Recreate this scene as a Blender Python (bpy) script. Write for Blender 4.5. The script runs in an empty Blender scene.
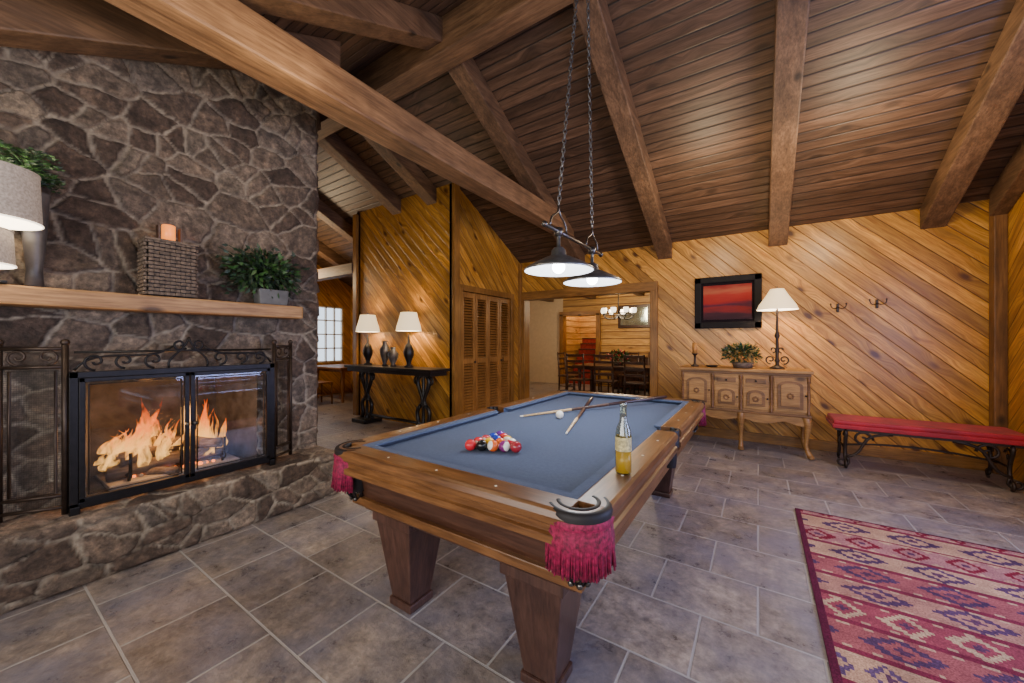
import bpy, bmesh, math, random
import numpy as np
from mathutils import Vector, Matrix, Euler
random.seed(7)
PI=math.pi
# ---------------------------------------------------------------- materials
def newmat(name):
    m=bpy.data.materials.new(name); m.use_nodes=True
    nt=m.node_tree; b=nt.nodes['Principled BSDF']
    return m,nt,b
def N(nt,t,**kw):
    n=nt.nodes.new(t)
    for k,v in kw.items(): setattr(n,k,v)
    return n
def setin(nt,sock,v):
    if hasattr(v,'links') or isinstance(v,bpy.types.NodeSocket): nt.links.new(v,sock)
    else: sock.default_value=v
def M(nt,op,a,b=None,c=None,clamp=False):
    n=N(nt,'ShaderNodeMath',operation=op); n.use_clamp=clamp
    setin(nt,n.inputs[0],a)
    if b is not None: setin(nt,n.inputs[1],b)
    if c is not None: setin(nt,n.inputs[2],c)
    return n.outputs[0]
def mixc(nt,f,a,b,blend='MIX'):
    n=N(nt,'ShaderNodeMix',data_type='RGBA',blend_type=blend)
    setin(nt,n.inputs[0],f)
    for s,v in ((n.inputs[6],a),(n.inputs[7],b)):
        if isinstance(v,tuple): s.default_value=v if len(v)==4 else (*v,1)
        else: nt.links.new(v,s)
    return n.outputs[2]
def ramp(nt,f,stops,interp='LINEAR'):
    n=N(nt,'ShaderNodeValToRGB'); cr=n.color_ramp; cr.interpolation=interp
    while len(cr.elements)<len(stops): cr.elements.new(0.5)
    for e,(p,c) in zip(cr.elements,stops): e.position=p; e.color=(*c,1)
    nt.links.new(f,n.inputs[0]); return n.outputs[0]
def maprange(nt,v,a,b,c=0,d=1):
    n=N(nt,'ShaderNodeMapRange'); setin(nt,n.inputs[0],v)
    n.inputs[1].default_value=a;n.inputs[2].default_value=b;n.inputs[3].default_value=c;n.inputs[4].default_value=d
    return n.outputs[0]
def objco(nt): return N(nt,'ShaderNodeTexCoord').outputs['Object']
def dot(nt,co,v):
    n=N(nt,'ShaderNodeVectorMath',operation='DOT_PRODUCT'); nt.links.new(co,n.inputs[0]); n.inputs[1].default_value=v
    return n.outputs['Value']
def comb(nt,x,y,z):
    n=N(nt,'ShaderNodeCombineXYZ')
    for i,v in enumerate((x,y,z)): setin(nt,n.inputs[i],v)
    return n.outputs[0]
def noise(nt,co,scale,detail=4,rough=.55):
    n=N(nt,'ShaderNodeTexNoise'); nt.links.new(co,n.inputs['Vector']); n.inputs['Scale'].default_value=scale
    n.inputs['Detail'].default_value=detail; n.inputs['Roughness'].default_value=rough
    return n.outputs['Fac']
def bump(nt,b,h,strength=.3,dist=.01):
    n=N(nt,'ShaderNodeBump'); n.inputs['Strength'].default_value=strength; n.inputs['Distance'].default_value=dist
    nt.links.new(h,n.inputs['Height']); nt.links.new(n.outputs[0],b.inputs['Normal'])

def pmat(name,col,rough=.5,metal=0,var=.25,scale=12,bmp=0.0,spec=.5,emis=None,es=0,sheen=0):
    m,nt,b=newmat(name); co=objco(nt)
    f=noise(nt,co,scale)
    d=tuple(c*(1-var) for c in col); l=tuple(min(1,c*(1+var)) for c in col)
    nt.links.new(ramp(nt,f,[(.3,d),(.7,l)]),b.inputs['Base Color'])
    b.inputs['Roughness'].default_value=rough; b.inputs['Metallic'].default_value=metal
    b.inputs['Specular IOR Level'].default_value=spec
    if sheen: b.inputs['Sheen Weight'].default_value=sheen
    if bmp: bump(nt,b,noise(nt,co,scale*6),bmp,.004)
    if emis: b.inputs['Emission Color'].default_value=(*emis,1); b.inputs['Emission Strength'].default_value=es
    return m
def wood(name,axis,c1,c2,rough=.45,gs=1.0,bmp=.15,knot=1.0):
    m,nt,b=newmat(name); co=objco(nt)
    mp=N(nt,'ShaderNodeMapping'); nt.links.new(co,mp.inputs[0])
    s=[14*gs]*3; s[axis]=1.1*gs; mp.inputs['Scale'].default_value=s
    f=noise(nt,mp.outputs[0],1.6,7,.65); ff=noise(nt,mp.outputs[0],6,5,.6)
    big=noise(nt,co,2.3,3)
    c=ramp(nt,f,[(.28,c1),(.5,tuple((x+y)/2 for x,y in zip(c1,c2))),(.72,c2)])
    c=mixc(nt,maprange(nt,big,.35,.7,.0,.6),c,tuple(x*.5 for x in c1))
    c=mixc(nt,1,c,ramp(nt,ff,[(.35,(.7,.68,.66)),(.6,(1.15,1.15,1.15))]),'MULTIPLY')
    v=N(nt,'ShaderNodeTexVoronoi'); mp2=N(nt,'ShaderNodeMapping'); nt.links.new(co,mp2.inputs[0])
    s2=[3.2]*3; s2[axis]=1.6; mp2.inputs['Scale'].default_value=s2; nt.links.new(mp2.outputs[0],v.inputs['Vector']); v.inputs['Scale'].default_value=1.0
    k=maprange(nt,v.outputs['Distance'],.05,.12,knot,0)
    c=mixc(nt,k,c,tuple(x*.3 for x in c1))
    nt.links.new(c,b.inputs['Base Color']); b.inputs['Roughness'].default_value=rough
    bump(nt,b,f,bmp,.01)
    return m
def plank(name,across,along,w,c1,c2,cg,rough=.5,tone=.45,knots=.8,groove=.045,kcol=(.08,.022,.005),blotch=.35,ks=1.0):
    m,nt,b=newmat(name); co=objco(nt)
    ac=Vector(across).normalized(); al=Vector(along).normalized()
    a=M(nt,'MULTIPLY',dot(nt,co,ac),1/w); idx=M(nt,'FLOOR',a); fr=M(nt,'FRACT',a)
    wn=N(nt,'ShaderNodeTexWhiteNoise',noise_dimensions='1D'); nt.links.new(idx,wn.inputs['W']); r=wn.outputs['Value']
    l=dot(nt,co,al)
    kv=comb(nt,M(nt,'MULTIPLY',l,2.4*ks),M(nt,'MULTIPLY',a,w*4.6*ks),M(nt,'MULTIPLY',idx,5.37))
    vo=N(nt,'ShaderNodeTexVoronoi'); nt.links.new(kv,vo.inputs['Vector']); vo.inputs['Scale'].default_value=1
    sw=maprange(nt,vo.outputs['Distance'],0,.45,1.2,0)
    v=comb(nt,M(nt,'MULTIPLY',l,1.0),M(nt,'ADD',M(nt,'MULTIPLY',a,w*16),sw),M(nt,'MULTIPLY',r,37.0))
    f=noise(nt,v,1.5,6,.62); ff=noise(nt,v,5,5,.65)
    c=ramp(nt,f,[(.3,c1),(.66,c2)])
    c=mixc(nt,1,c,ramp(nt,ff,[(.35,(.68,.6,.52)),(.6,(1.12,1.12,1.1))]),'MULTIPLY')
    t=M(nt,'ADD',M(nt,'MULTIPLY',r,tone),1-tone*.5)
    tn=N(nt,'ShaderNodeCombineColor'); 
    for i in range(3): nt.links.new(t,tn.inputs[i])
    c=mixc(nt,1.0,c,tn.outputs[0],'MULTIPLY')
    c=mixc(nt,maprange(nt,noise(nt,v,.6,3),.45,.75,0,blotch*1.6),c,tuple(x*.4 for x in c1))
    k=M(nt,'MULTIPLY',maprange(nt,vo.outputs['Distance'],.08,.20,1,0),knots)
    c=mixc(nt,k,c,kcol)
    e=M(nt,'MINIMUM',fr,M(nt,'SUBTRACT',1.0,fr))
    g=maprange(nt,e,0.01,groove,1,0)
    c=mixc(nt,g,c,cg)
    nt.links.new(c,b.inputs['Base Color']); b.inputs['Roughness'].default_value=rough
    h=M(nt,'SUBTRACT',M(nt,'MULTIPLY',f,.25),g)
    bump(nt,b,h,.5,.008)
    return m

PINE1,PINE2=(.38,.15,.017),(.70,.365,.07)
m_pine_b=plank('pine_diag_back',(1,0,1),(1,0,-1),.13,PINE1,PINE2,(.10,.034,.006),rough=.34,tone=.6,knots=.95,blotch=.5)
m_pine_s=plank('pine_diag_side',(0,1,1),(0,1,-1),.13,PINE1,PINE2,(.10,.034,.006),rough=.34,tone=.6,knots=.95,blotch=.5)
m_logs=plank('log_wall',(0,0,1),(1,1,0),.2,(.42,.22,.05),(.66,.40,.13),(.13,.05,.015),groove=.12)
m_ceil=plank('ceiling_planks',(0,1,0),(1,0,0),.105,(.056,.030,.017),(.145,.082,.048),(.006,.003,.002),rough=.5,tone=.6,knots=.6,kcol=(.012,.006,.004),groove=.10)
BW1,BW2=(.075,.038,.018),(.235,.13,.066)
m_beamY=wood('beam_wood_y',1,BW1,BW2,rough=.6,gs=.8,bmp=.5)
m_beamX=wood('beam_wood_x',0,BW1,BW2,rough=.6,gs=.8,bmp=.5)
m_beamZ=wood('beam_wood_z',2,(.13,.055,.014),(.28,.13,.04),rough=.5,gs=.8)
m_tie=wood('tie_beam_wood',1,(.12,.058,.024),(.36,.20,.095),rough=.6,gs=.8,bmp=.5)
m_trim=wood('pine_trim',2,(.22,.09,.015),(.42,.2,.045),rough=.4)
m_trimX=wood('pine_trim_x',0,(.22,.09,.015),(.42,.2,.045),rough=.4)
m_mantel=wood('mantel_wood',1,(.26,.125,.04),(.50,.28,.11),rough=.5)
m_door=wood('door_pine',2,(.27,.11,.022),(.46,.21,.05),rough=.4)
m_tablewoodX=wood('pool_wood_x',0,(.085,.032,.010),(.25,.112,.038),rough=.30,gs=1.2,bmp=.02,knot=.3)
m_tablewoodY=wood('pool_wood_y',1,(.085,.032,.010),(.25,.112,.038),rough=.30,gs=1.2,bmp=.02,knot=.3)
m_cab=wood('pool_cabinet',0,(.048,.020,.013),(.115,.050,.029),rough=.28,gs=1.2,bmp=.03,knot=.3)
m_leg=wood('pool_leg',2,(.048,.022,.018),(.11,.052,.036),rough=.28,gs=1.2,bmp=.03,knot=.3)
m_side=wood('sideboard_wood',0,(.30,.13,.03),(.55,.29,.085),rough=.45)
m_sidetrim=wood('sideboard_dark',0,(.13,.05,.012),(.29,.135,.04),rough=.45)
m_darkwood=wood('dark_wood',0,(.04,.015,.008),(.11,.045,.02),rough=.35)
m_felt=pmat('blue_felt',(.060,.082,.142),.95,var=.10,scale=60,bmp=.15,spec=.1,sheen=.06)
m_iron=pmat('black_iron',(.018,.016,.016),.42,.7,scale=30,bmp=.1)
m_iron2=pmat('bronze_iron',(.045,.03,.022),.45,.6,scale=30,bmp=.1)
m_leather=pmat('pocket_leather',(.010,.008,.009),.55,spec=.3)
m_pewter=pmat('pewter',(.12,.11,.10),.3,.9)
m_fringe=pmat('magenta_fringe',(.21,.003,.040),.7,scale=80,var=.7)
m_shadeout=pmat('galvanised_steel',(.22,.23,.24),.32,.85,scale=20)
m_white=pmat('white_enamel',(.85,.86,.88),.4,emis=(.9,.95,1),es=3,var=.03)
m_bulb=pmat('bulb_glow',(1,1,1),.4,emis=(1,.97,.92),es=25,var=0)
m_lshade=pmat('lamp_shade',(.75,.6,.38),.8,emis=(1,.74,.40),es=1.4,var=.06,scale=40)
m_lshade2=pmat('linen_shade',(.36,.31,.27),.9,emis=(1,.8,.6),es=.08,var=.35,scale=90,bmp=.3)
m_lin=pmat('shade_lining',(.9,.85,.75),.8,emis=(1,.85,.65),es=3,var=.02)
m_red=pmat('red_velvet',(.34,.005,.012),.6,var=.4,scale=6,sheen=.08)
m_green=pmat('leaf_green',(.030,.085,.018),.5,var=.6,scale=25)
m_green2=pmat('leaf_dark',(.016,.036,.016),.5,var=.5,scale=25)
m_flower=pmat('dried_flowers',(.3,.2,.06),.7,var=.5,scale=20)
m_pot=pmat('grey_pot',(.11,.11,.11),.7,bmp=.4)
m_wicker=pmat('wicker',(.12,.085,.06),.8,var=.5,scale=30)
m_candle=pmat('candle_amber',(.5,.10,.02),.4,emis=(1,.28,.04),es=1.6)
m_cand2=pmat('candle_ochre',(.5,.22,.05),.5)
m_soot=pmat('firebrick',(.085,.082,.085),.9,bmp=.6,var=.6,scale=8)
m_ash=pmat('ash',(.36,.34,.33),.95,bmp=.6)
m_log=wood('firewood',1,(.06,.04,.03),(.36,.28,.22),rough=.9,bmp=.6)
m_wallp=pmat('cream_plaster',(.6,.48,.32),.85,var=.06)
m_winf=pmat('white_window_frame',(.75,.72,.66),.5,var=.04)
m_black=pmat('black_lacquer',(.010,.008,.008),.35)
m_frame=pmat('black_frame',(.008,.006,.006),.6,spec=.2)
m_mat=pmat('dark_mat_board',(.012,.008,.010),.9,spec=.1)
m_vase=pmat('grey_glaze',(.06,.055,.055),.4,var=.5)
m_cream=pmat('ivory',(.75,.7,.58),.3,var=.1)
m_cue=wood('cue_maple',1,(.50,.32,.15),(.72,.52,.28),rough=.25)
m_cueb=pmat('cue_butt',(.04,.02,.02),.25)
m_cutting=pmat('stair_carpet_red',(.3,.03,.02),.9)
m_ceil2=pmat('room_ceiling',(.45,.32,.18),.8)

def glassmat(name,col,gloss,rough=.03):
    m=bpy.data.materials.new(name); m.use_nodes=True; nt=m.node_tree; nt.nodes.clear()
    o=N(nt,'ShaderNodeOutputMaterial'); t=N(nt,'ShaderNodeBsdfTransparent'); g=N(nt,'ShaderNodeBsdfGlossy')
    t.inputs[0].default_value=(*col,1); g.inputs['Roughness'].default_value=rough
    co=objco(nt); mx=N(nt,'ShaderNodeMixShader')
    nt.links.new(maprange(nt,noise(nt,co,5),.3,.7,gloss*.8,gloss*1.2),mx.inputs[0])
    nt.links.new(t.outputs[0],mx.inputs[1]);nt.links.new(g.outputs[0],mx.inputs[2]);nt.links.new(mx.outputs[0],o.inputs[0])
    return m
m_glass=glassmat('door_glass',(.85,.88,.9),.05)
m_bottle=glassmat('bottle_glass',(.78,.80,.66),.14)
m_beer=pmat('beer',(.62,.36,.02),.1,emis=(.8,.4,.02),es=.05,var=.05)
m_label=pmat('bottle_label',(.45,.38,.18),.5,var=.6,scale=90)
def meshmat():
    m,nt,b=newmat('wire_mesh'); co=objco(nt)
    b.inputs['Base Color'].default_value=(.05,.045,.04,1); b.inputs['Roughness'].default_value=.5;b.inputs['Metallic'].default_value=.5
    y=M(nt,'FRACT',M(nt,'MULTIPLY',dot(nt,co,(.7,1,0)),90)); z=M(nt,'FRACT',M(nt,'MULTIPLY',dot(nt,co,(0,0,1)),90))
    k=M(nt,'MAXIMUM',M(nt,'LESS_THAN',y,.10),M(nt,'LESS_THAN',z,.10))
    nt.links.new(k,b.inputs['Alpha']); return m
m_mesh=meshmat()
def flamemat():
    m=bpy.data.materials.new('flame'); m.use_nodes=True; nt=m.node_tree; nt.nodes.clear()
    o=N(nt,'ShaderNodeOutputMaterial'); e=N(nt,'ShaderNodeEmission'); co=objco(nt)
    z=dot(nt,co,(0,0,1)); f=M(nt,'ADD',z,M(nt,'MULTIPLY',M(nt,'SUBTRACT',noise(nt,co,16),.5),.3))
    c=ramp(nt,maprange(nt,f,.5,.88),[(0,(1,.46,.10)),(.3,(1,.36,.06)),(.6,(1,.16,.015)),(1,(.6,.045,.004))])
    nt.links.new(c,e.inputs[0]); e.inputs[1].default_value=3.4
    t=N(nt,'ShaderNodeBsdfTransparent'); mx=N(nt,'ShaderNodeMixShader')
    mp=N(nt,'ShaderNodeMapping'); nt.links.new(co,mp.inputs[0]); mp.inputs['Scale'].default_value=(1,1,.35)
    nt.links.new(maprange(nt,noise(nt,mp.outputs[0],26,4),.36,.66,.0,.55),mx.inputs[0])
    nt.links.new(t.outputs[0],mx.inputs[1]);nt.links.new(e.outputs[0],mx.inputs[2]);nt.links.new(mx.outputs[0],o.inputs[0])
    return m
m_flame=flamemat()
m_ember=pmat('embers',(.2,.05,.02),.9,emis=(1,.2,.03),es=4,var=.6,scale=40)
def stonemat():
    m,nt,b=newmat('rubble_stone'); co=objco(nt)
    at=N(nt,'ShaderNodeAttribute',attribute_name='cell'); sp=N(nt,'ShaderNodeSeparateColor'); nt.links.new(at.outputs['Color'],sp.inputs[0])
    c=ramp(nt,sp.outputs[0],[(0,(.058,.040,.032)),(.25,(.100,.070,.055)),(.5,(.135,.103,.082)),(.75,(.21,.165,.13)),(.9,(.095,.078,.070)),(1,(.27,.22,.17))])
    f=noise(nt,co,8,9,.75)
    c=mixc(nt,1,c,ramp(nt,f,[(.3,(.32,.3,.29)),(.5,(.95,.92,.9)),(.7,(2.1,2.0,1.85))]),'MULTIPLY')
    f2=noise(nt,co,26,5,.7)
    c=mixc(nt,1,c,ramp(nt,f2,[(.35,(.55,.55,.55)),(.5,(1,1,1)),(.7,(1.7,1.65,1.55))]),'MULTIPLY')
    mo=ramp(nt,noise(nt,co,22,5),[(.3,(.22,.18,.14)),(.7,(.48,.41,.32))])
    c=mixc(nt,sp.outputs[1],mo,c)
    lz=maprange(nt,dot(nt,co,(0,0,1)),.2,1.9,1.35,.95); tn=N(nt,'ShaderNodeCombineColor')  # light on the lower stones painted in: colour brightened towards the floor
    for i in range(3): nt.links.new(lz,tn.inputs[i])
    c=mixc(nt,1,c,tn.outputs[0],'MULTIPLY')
    nt.links.new(c,b.inputs['Base Color']); b.inputs['Roughness'].default_value=.65
    bump(nt,b,noise(nt,co,22,9,.75),1.0,.04)
    return m
m_stone=stonemat()
def tilemat():
    m,nt,b=newmat('slate_tile'); co=objco(nt)
    br=N(nt,'ShaderNodeTexBrick'); nt.links.new(co,br.inputs['Vector'])
    br.offset=.5; br.inputs['Scale'].default_value=1; br.inputs['Brick Width'].default_value=.46; br.inputs['Row Height'].default_value=.40
    br.inputs['Mortar Size'].default_value=.006; br.inputs['Mortar Smooth'].default_value=.3; br.inputs['Bias'].default_value=0
    br.inputs['Color1'].default_value=(.18,.150,.130,1); br.inputs['Color2'].default_value=(.30,.252,.212,1); br.inputs['Mortar'].default_value=(.5,.5,.5,1)
    f=noise(nt,co,6,9,.75); f3=noise(nt,co,26,6,.7); f4=noise(nt,co,2.6,4)
    c=mixc(nt,1,br.outputs['Color'],ramp(nt,f,[(.32,(.45,.43,.46)),(.5,(1,.97,.95)),(.68,(1.7,1.6,1.5))]),'MULTIPLY')
    c=mixc(nt,1,c,ramp(nt,f3,[(.3,(.62,.62,.64)),(.7,(1.4,1.4,1.4))]),'MULTIPLY')
    c=mixc(nt,maprange(nt,f4,.40,.66,0,.62),c,(.15,.15,.205))
    c=mixc(nt,br.outputs['Fac'],c,(.38,.35,.33))
    nt.links.new(c,b.inputs['Base Color'])
    nt.links.new(maprange(nt,f,.3,.7,.22,.45),b.inputs['Roughness'])
    h=M(nt,'SUBTRACT',M(nt,'MULTIPLY',M(nt,'ADD',f,M(nt,'MULTIPLY',f3,.5)),.9),br.outputs['Fac'])
    bump(nt,b,h,.7,.012); return m
m_tile=tilemat()
def rugmat(x0,y1):
    m,nt,b=newmat('kilim_rug'); co=objco(nt)
    sn=N(nt,'ShaderNodeVectorMath',operation='SNAP'); nt.links.new(co,sn.inputs[0]); sn.inputs[1].default_value=(.016,.016,1)
    c0=sn.outputs[0]
    x=dot(nt,c0,(1,0,0)); y=dot(nt,c0,(0,1,0))
    yb=M(nt,'MULTIPLY',y,1/.21); ib=M(nt,'FLOOR',yb); fy=M(nt,'FRACT',yb)
    wn=N(nt,'ShaderNodeTexWhiteNoise',noise_dimensions='1D'); nt.links.new(ib,wn.inputs['W'])
    wn2=N(nt,'ShaderNodeTexWhiteNoise',noise_dimensions='1D'); nt.links.new(M(nt,'ADD',ib,51.3),wn2.inputs['W'])
    pal=[(0,(.33,.155,.11)),(.2,(.25,.05,.065)),(.4,(.40,.23,.14)),(.6,(.27,.075,.075)),(.8,(.32,.14,.13))]
    A=ramp(nt,wn.outputs['Value'],pal,'CONSTANT')
    Bc=ramp(nt,wn2.outputs['Value'],[(0,(.075,.035,.075)),(.3,(.43,.29,.17)),(.5,(.16,.012,.025)),(.75,(.10,.055,.11))],'CONSTANT')
    k=M(nt,'ADD',M(nt,'MULTIPLY',M(nt,'FLOOR',M(nt,'MULTIPLY',wn2.outputs['Value'],3)),1.5),3.0)
    fx=M(nt,'FRACT',M(nt,'MULTIPLY',x,k))
    ax=M(nt,'ABSOLUTE',M(nt,'SUBTRACT',fx,.5)); ay=M(nt,'ABSOLUTE',M(nt,'SUBTRACT',fy,.5)); d=M(nt,'ADD',ax,ay)
    c=mixc(nt,M(nt,'LESS_THAN',d,.42),A,Bc)
    c=mixc(nt,M(nt,'LESS_THAN',d,.26),c,A)
    c=mixc(nt,M(nt,'LESS_THAN',d,.12),c,(.09,.035,.07))
    zz=M(nt,'ABSOLUTE',M(nt,'SUBTRACT',M(nt,'FRACT',M(nt,'MULTIPLY',x,11)),.5))
    k2=M(nt,'MULTIPLY',M(nt,'GREATER_THAN',ay,.33),M(nt,'LESS_THAN',zz,M(nt,'MULTIPLY',M(nt,'SUBTRACT',ay,.30),2.4)))
    c=mixc(nt,k2,c,(.42,.26,.16))
    ed=M(nt,'MINIMUM',fy,M(nt,'SUBTRACT',1.0,fy))
    c=mixc(nt,M(nt,'LESS_THAN',ed,.07),c,(.16,.02,.04))
    bx=M(nt,'LESS_THAN',M(nt,'SUBTRACT',x,x0),.03)
    by=M(nt,'LESS_THAN',M(nt,'SUBTRACT',y1,y),.03)
    c=mixc(nt,M(nt,'MAXIMUM',bx,by),c,(.09,.012,.03))
    f=noise(nt,co,150,2); f5=noise(nt,co,7,4)
    c=mixc(nt,1,c,ramp(nt,f,[(.3,(.6,.6,.6)),(.7,(1.35,1.35,1.35))]),'MULTIPLY')
    c=mixc(nt,1,c,ramp(nt,f5,[(.3,(.75,.72,.75)),(.7,(1.25,1.25,1.2))]),'MULTIPLY')
    nt.links.new(c,b.inputs['Base Color']); b.inputs['Roughness'].default_value=.95; b.inputs['Specular IOR Level'].default_value=.1
    bump(nt,b,f,.5,.004); return m
m_rug=rugmat(.24,3.67)
def paintmat():
    m,nt,b=newmat('sunset_painting'); co=objco(nt)
    mp=N(nt,'ShaderNodeMapping'); nt.links.new(co,mp.inputs[0]); mp.inputs['Scale'].default_value=(1,1,6)
    z=dot(nt,co,(0,0,1)); f=M(nt,'ADD',maprange(nt,z,1.6,2.1),M(nt,'MULTIPLY',M(nt,'SUBTRACT',noise(nt,mp.outputs[0],3,5),.5),.35))
    c=ramp(nt,f,[(0,(.02,.005,.01)),(.2,(.05,.012,.02)),(.32,(.22,.015,.015)),(.42,(.06,.01,.03)),(.55,(.30,.014,.012)),(.7,(.36,.025,.015)),(.82,(.38,.09,.04)),(1,(.22,.01,.01))])
    nt.links.new(c,b.inputs['Base Color']); b.inputs['Roughness'].default_value=.55; b.inputs['Specular IOR Level'].default_value=.2; return m
m_paint=paintmat()

# ---------------------------------------------------------------- builder
class B:
    def __init__(s,name): s.bm=bmesh.new(); s.mats=[]; s.name=name
    def mi(s,mat):
        if mat not in s.mats: s.mats.append(mat)
        return s.mats.index(mat)
    def faces(s,vs,fs,mat,smooth=False):
        bv=[s.bm.verts.new(v) for v in vs]; i=s.mi(mat); out=[]
        for f in fs:
            try: F=s.bm.faces.new([bv[k] for k in f])
            except ValueError: continue
            F.material_index=i; F.smooth=smooth; out.append(F)
        return bv,out
    def _bev(s,fs,bev,mat):
        es=set(e for f in fs for e in f.edges)
        bmesh.ops.bevel(s.bm,geom=list(es),offset=bev,segments=2,affect='EDGES',profile=.6,material=s.mi(mat))
    def box(s,c,size,mat,rot=None,top=(1,1),bev=0,shift=(0,0)):
        x,y,z=[d/2 for d in size]
        vs=[(-x,-y,-z),(x,-y,-z),(x,y,-z),(-x,y,-z)]+[(sx*x*top[0]+shift[0],sy*y*top[1]+shift[1],z) for sx,sy in((-1,-1),(1,-1),(1,1),(-1,1))]
        R=Euler(rot).to_matrix() if rot else Matrix.Identity(3); c=Vector(c)
        vs=[R@Vector(v)+c for v in vs]
        bv,fs=s.faces(vs,[(3,2,1,0),(4,5,6,7),(0,1,5,4),(1,2,6,5),(2,3,7,6),(3,0,4,7)],mat)
        if bev: s._bev(fs,bev,mat)
    def bx(s,x0,x1,y0,y1,z0,z1,mat,bev=0): s.box(((x0+x1)/2,(y0+y1)/2,(z0+z1)/2),(x1-x0,y1-y0,z1-z0),mat,bev=bev)
    def prism(s,poly,ext,mat,bev=0):
        n=len(poly); e=Vector(ext); vs=[Vector(p) for p in poly]; vs+= [v+e for v in vs]
        fs=[tuple(range(n)),tuple(range(2*n-1,n-1,-1))]+[(i,(i+1)%n,(i+1)%n+n,i+n) for i in range(n)]
        bv,F=s.faces(vs,fs,mat)
        bmesh.ops.recalc_face_normals(s.bm,faces=F)
        if bev: s._bev(F,bev,mat)
    def tube(s,pts,r,mat,n=8,closed=False,caps=True,flat=None):
        pts=[Vector(p) for p in pts]; m=len(pts); rs=r if isinstance(r,(list,tuple)) else [r]*m
        rings=[]; prev=None
        for i,p in enumerate(pts):
            a=pts[(i-1)%m] if (i>0 or closed) else p; b=pts[(i+1)%m] if (i<m-1 or closed) else p
            t=(b-a).normalized()
            if prev is None:
                u=t.orthogonal().normalized()
            else:
                u=prev-t*prev.dot(t); u=u.normalized() if u.length>1e-6 else t.orthogonal().normalized()
            prev=u; v=t.cross(u)
            rings.append([p+(u*math.cos(2*PI*k/n)+v*math.sin(2*PI*k/n))*rs[i] for k in range(n)])
        vs=[v for rg in rings for v in rg]; fs=[]
        for i in range(m if closed else m-1):
            for k in range(n):
                j=(i+1)%m; fs.append((i*n+k,i*n+(k+1)%n,j*n+(k+1)%n,j*n+k))
        if caps and not closed: fs+= [tuple(range(n-1,-1,-1)),tuple((m-1)*n+k for k in range(n))]
        bv,F=s.faces(vs,fs,mat,True)
    def cyl(s,p0,p1,r0,r1,mat,n=16): s.tube([p0,p1],[r0,r1],mat,n)
    def lathe(s,c,prof,mat,n=28,a0=0,a1=2*PI,smooth=True):
        full=abs(a1-a0-2*PI)<1e-5; k=n if full else n+1; vs=[];fs=[]
        for r,z in prof:
            for i in range(k):
                a=a0+(a1-a0)*i/n; vs.append((c[0]+r*math.cos(a),c[1]+r*math.sin(a),c[2]+z))
        for j in range(len(prof)-1):
            for i in range(n):
                i2=(i+1)%k; fs.append((j*k+i,j*k+i2,(j+1)*k+i2,(j+1)*k+i))
        s.faces(vs,fs,mat,smooth)
    def sphere(s,c,r,mat,sc=(1,1,1),n=16):
        vs=[];fs=[];m=n//2
        for j in range(m+1):
            t=PI*j/m
            for i in range(n):
                a=2*PI*i/n; vs.append((c[0]+r*sc[0]*math.sin(t)*math.cos(a),c[1]+r*sc[1]*math.sin(t)*math.sin(a),c[2]+r*sc[2]*math.cos(t)))
        for j in range(m):
            for i in range(n): fs.append((j*n+i,(j+1)*n+i,(j+1)*n+(i+1)%n,j*n+(i+1)%n))
        s.faces(vs,fs,mat,True)
    def leaf(s,p,d,L,w,mat):
        d=Vector(d).normalized(); u=d.orthogonal().normalized(); u=Matrix.Rotation(random.random()*6.28,3,d)@u
        p=Vector(p); nrm=d.cross(u)
        s.faces([p,p+d*L*.45+u*w+nrm*w*.3,p+d*L-nrm*L*.15,p+d*L*.45-u*w+nrm*w*.3,p+d*L*.5],[(0,1,4),(1,2,4),(2,3,4),(3,0,4)],mat,True)
    def finish(s,loc=None,rz=0,weld=True):
        me=bpy.data.meshes.new(s.name)
        if weld: bmesh.ops.remove_doubles(s.bm,verts=s.bm.verts[:],dist=1e-5)
        s.bm.to_mesh(me); s.bm.free()
        for m in s.mats: me.materials.append(m)
        o=bpy.data.objects.new(s.name,me); bpy.context.collection.objects.link(o)
        if loc: o.location=loc
        o.rotation_euler[2]=rz
        return o
def spiral(c,u,v,r0,r1,a0,a1,n=22):
    c=Vector(c);u=Vector(u);v=Vector(v); out=[]
    for i in range(n+1):
        t=i/n; a=a0+(a1-a0)*t; r=r0+(r1-r0)*t
        out.append(c+u*r*math.cos(a)+v*r*math.sin(a))
    return out
def bez(p0,p1,p2,p3,n=12):
    P=[Vector(p) for p in (p0,p1,p2,p3)]
    return [P[0]*(1-t)**3+P[1]*3*t*(1-t)**2+P[2]*3*t*t*(1-t)+P[3]*t**3 for t in [i/n for i in range(n+1)]]
def light(name,kind,loc,e,col,size=.1,rot=None,sy=None,spot=None):
    d=bpy.data.lights.new(name,kind); d.energy=e; d.color=col
    if kind=='AREA':
        d.shape='RECTANGLE'; d.size=size; d.size_y=sy or size
    else: d.shadow_soft_size=size
    if spot: d.spot_size=spot; d.spot_blend=.6
    o=bpy.data.objects.new(name,d); bpy.context.collection.objects.link(o); o.location=loc
    if rot: o.rotation_euler=rot
    return o

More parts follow.
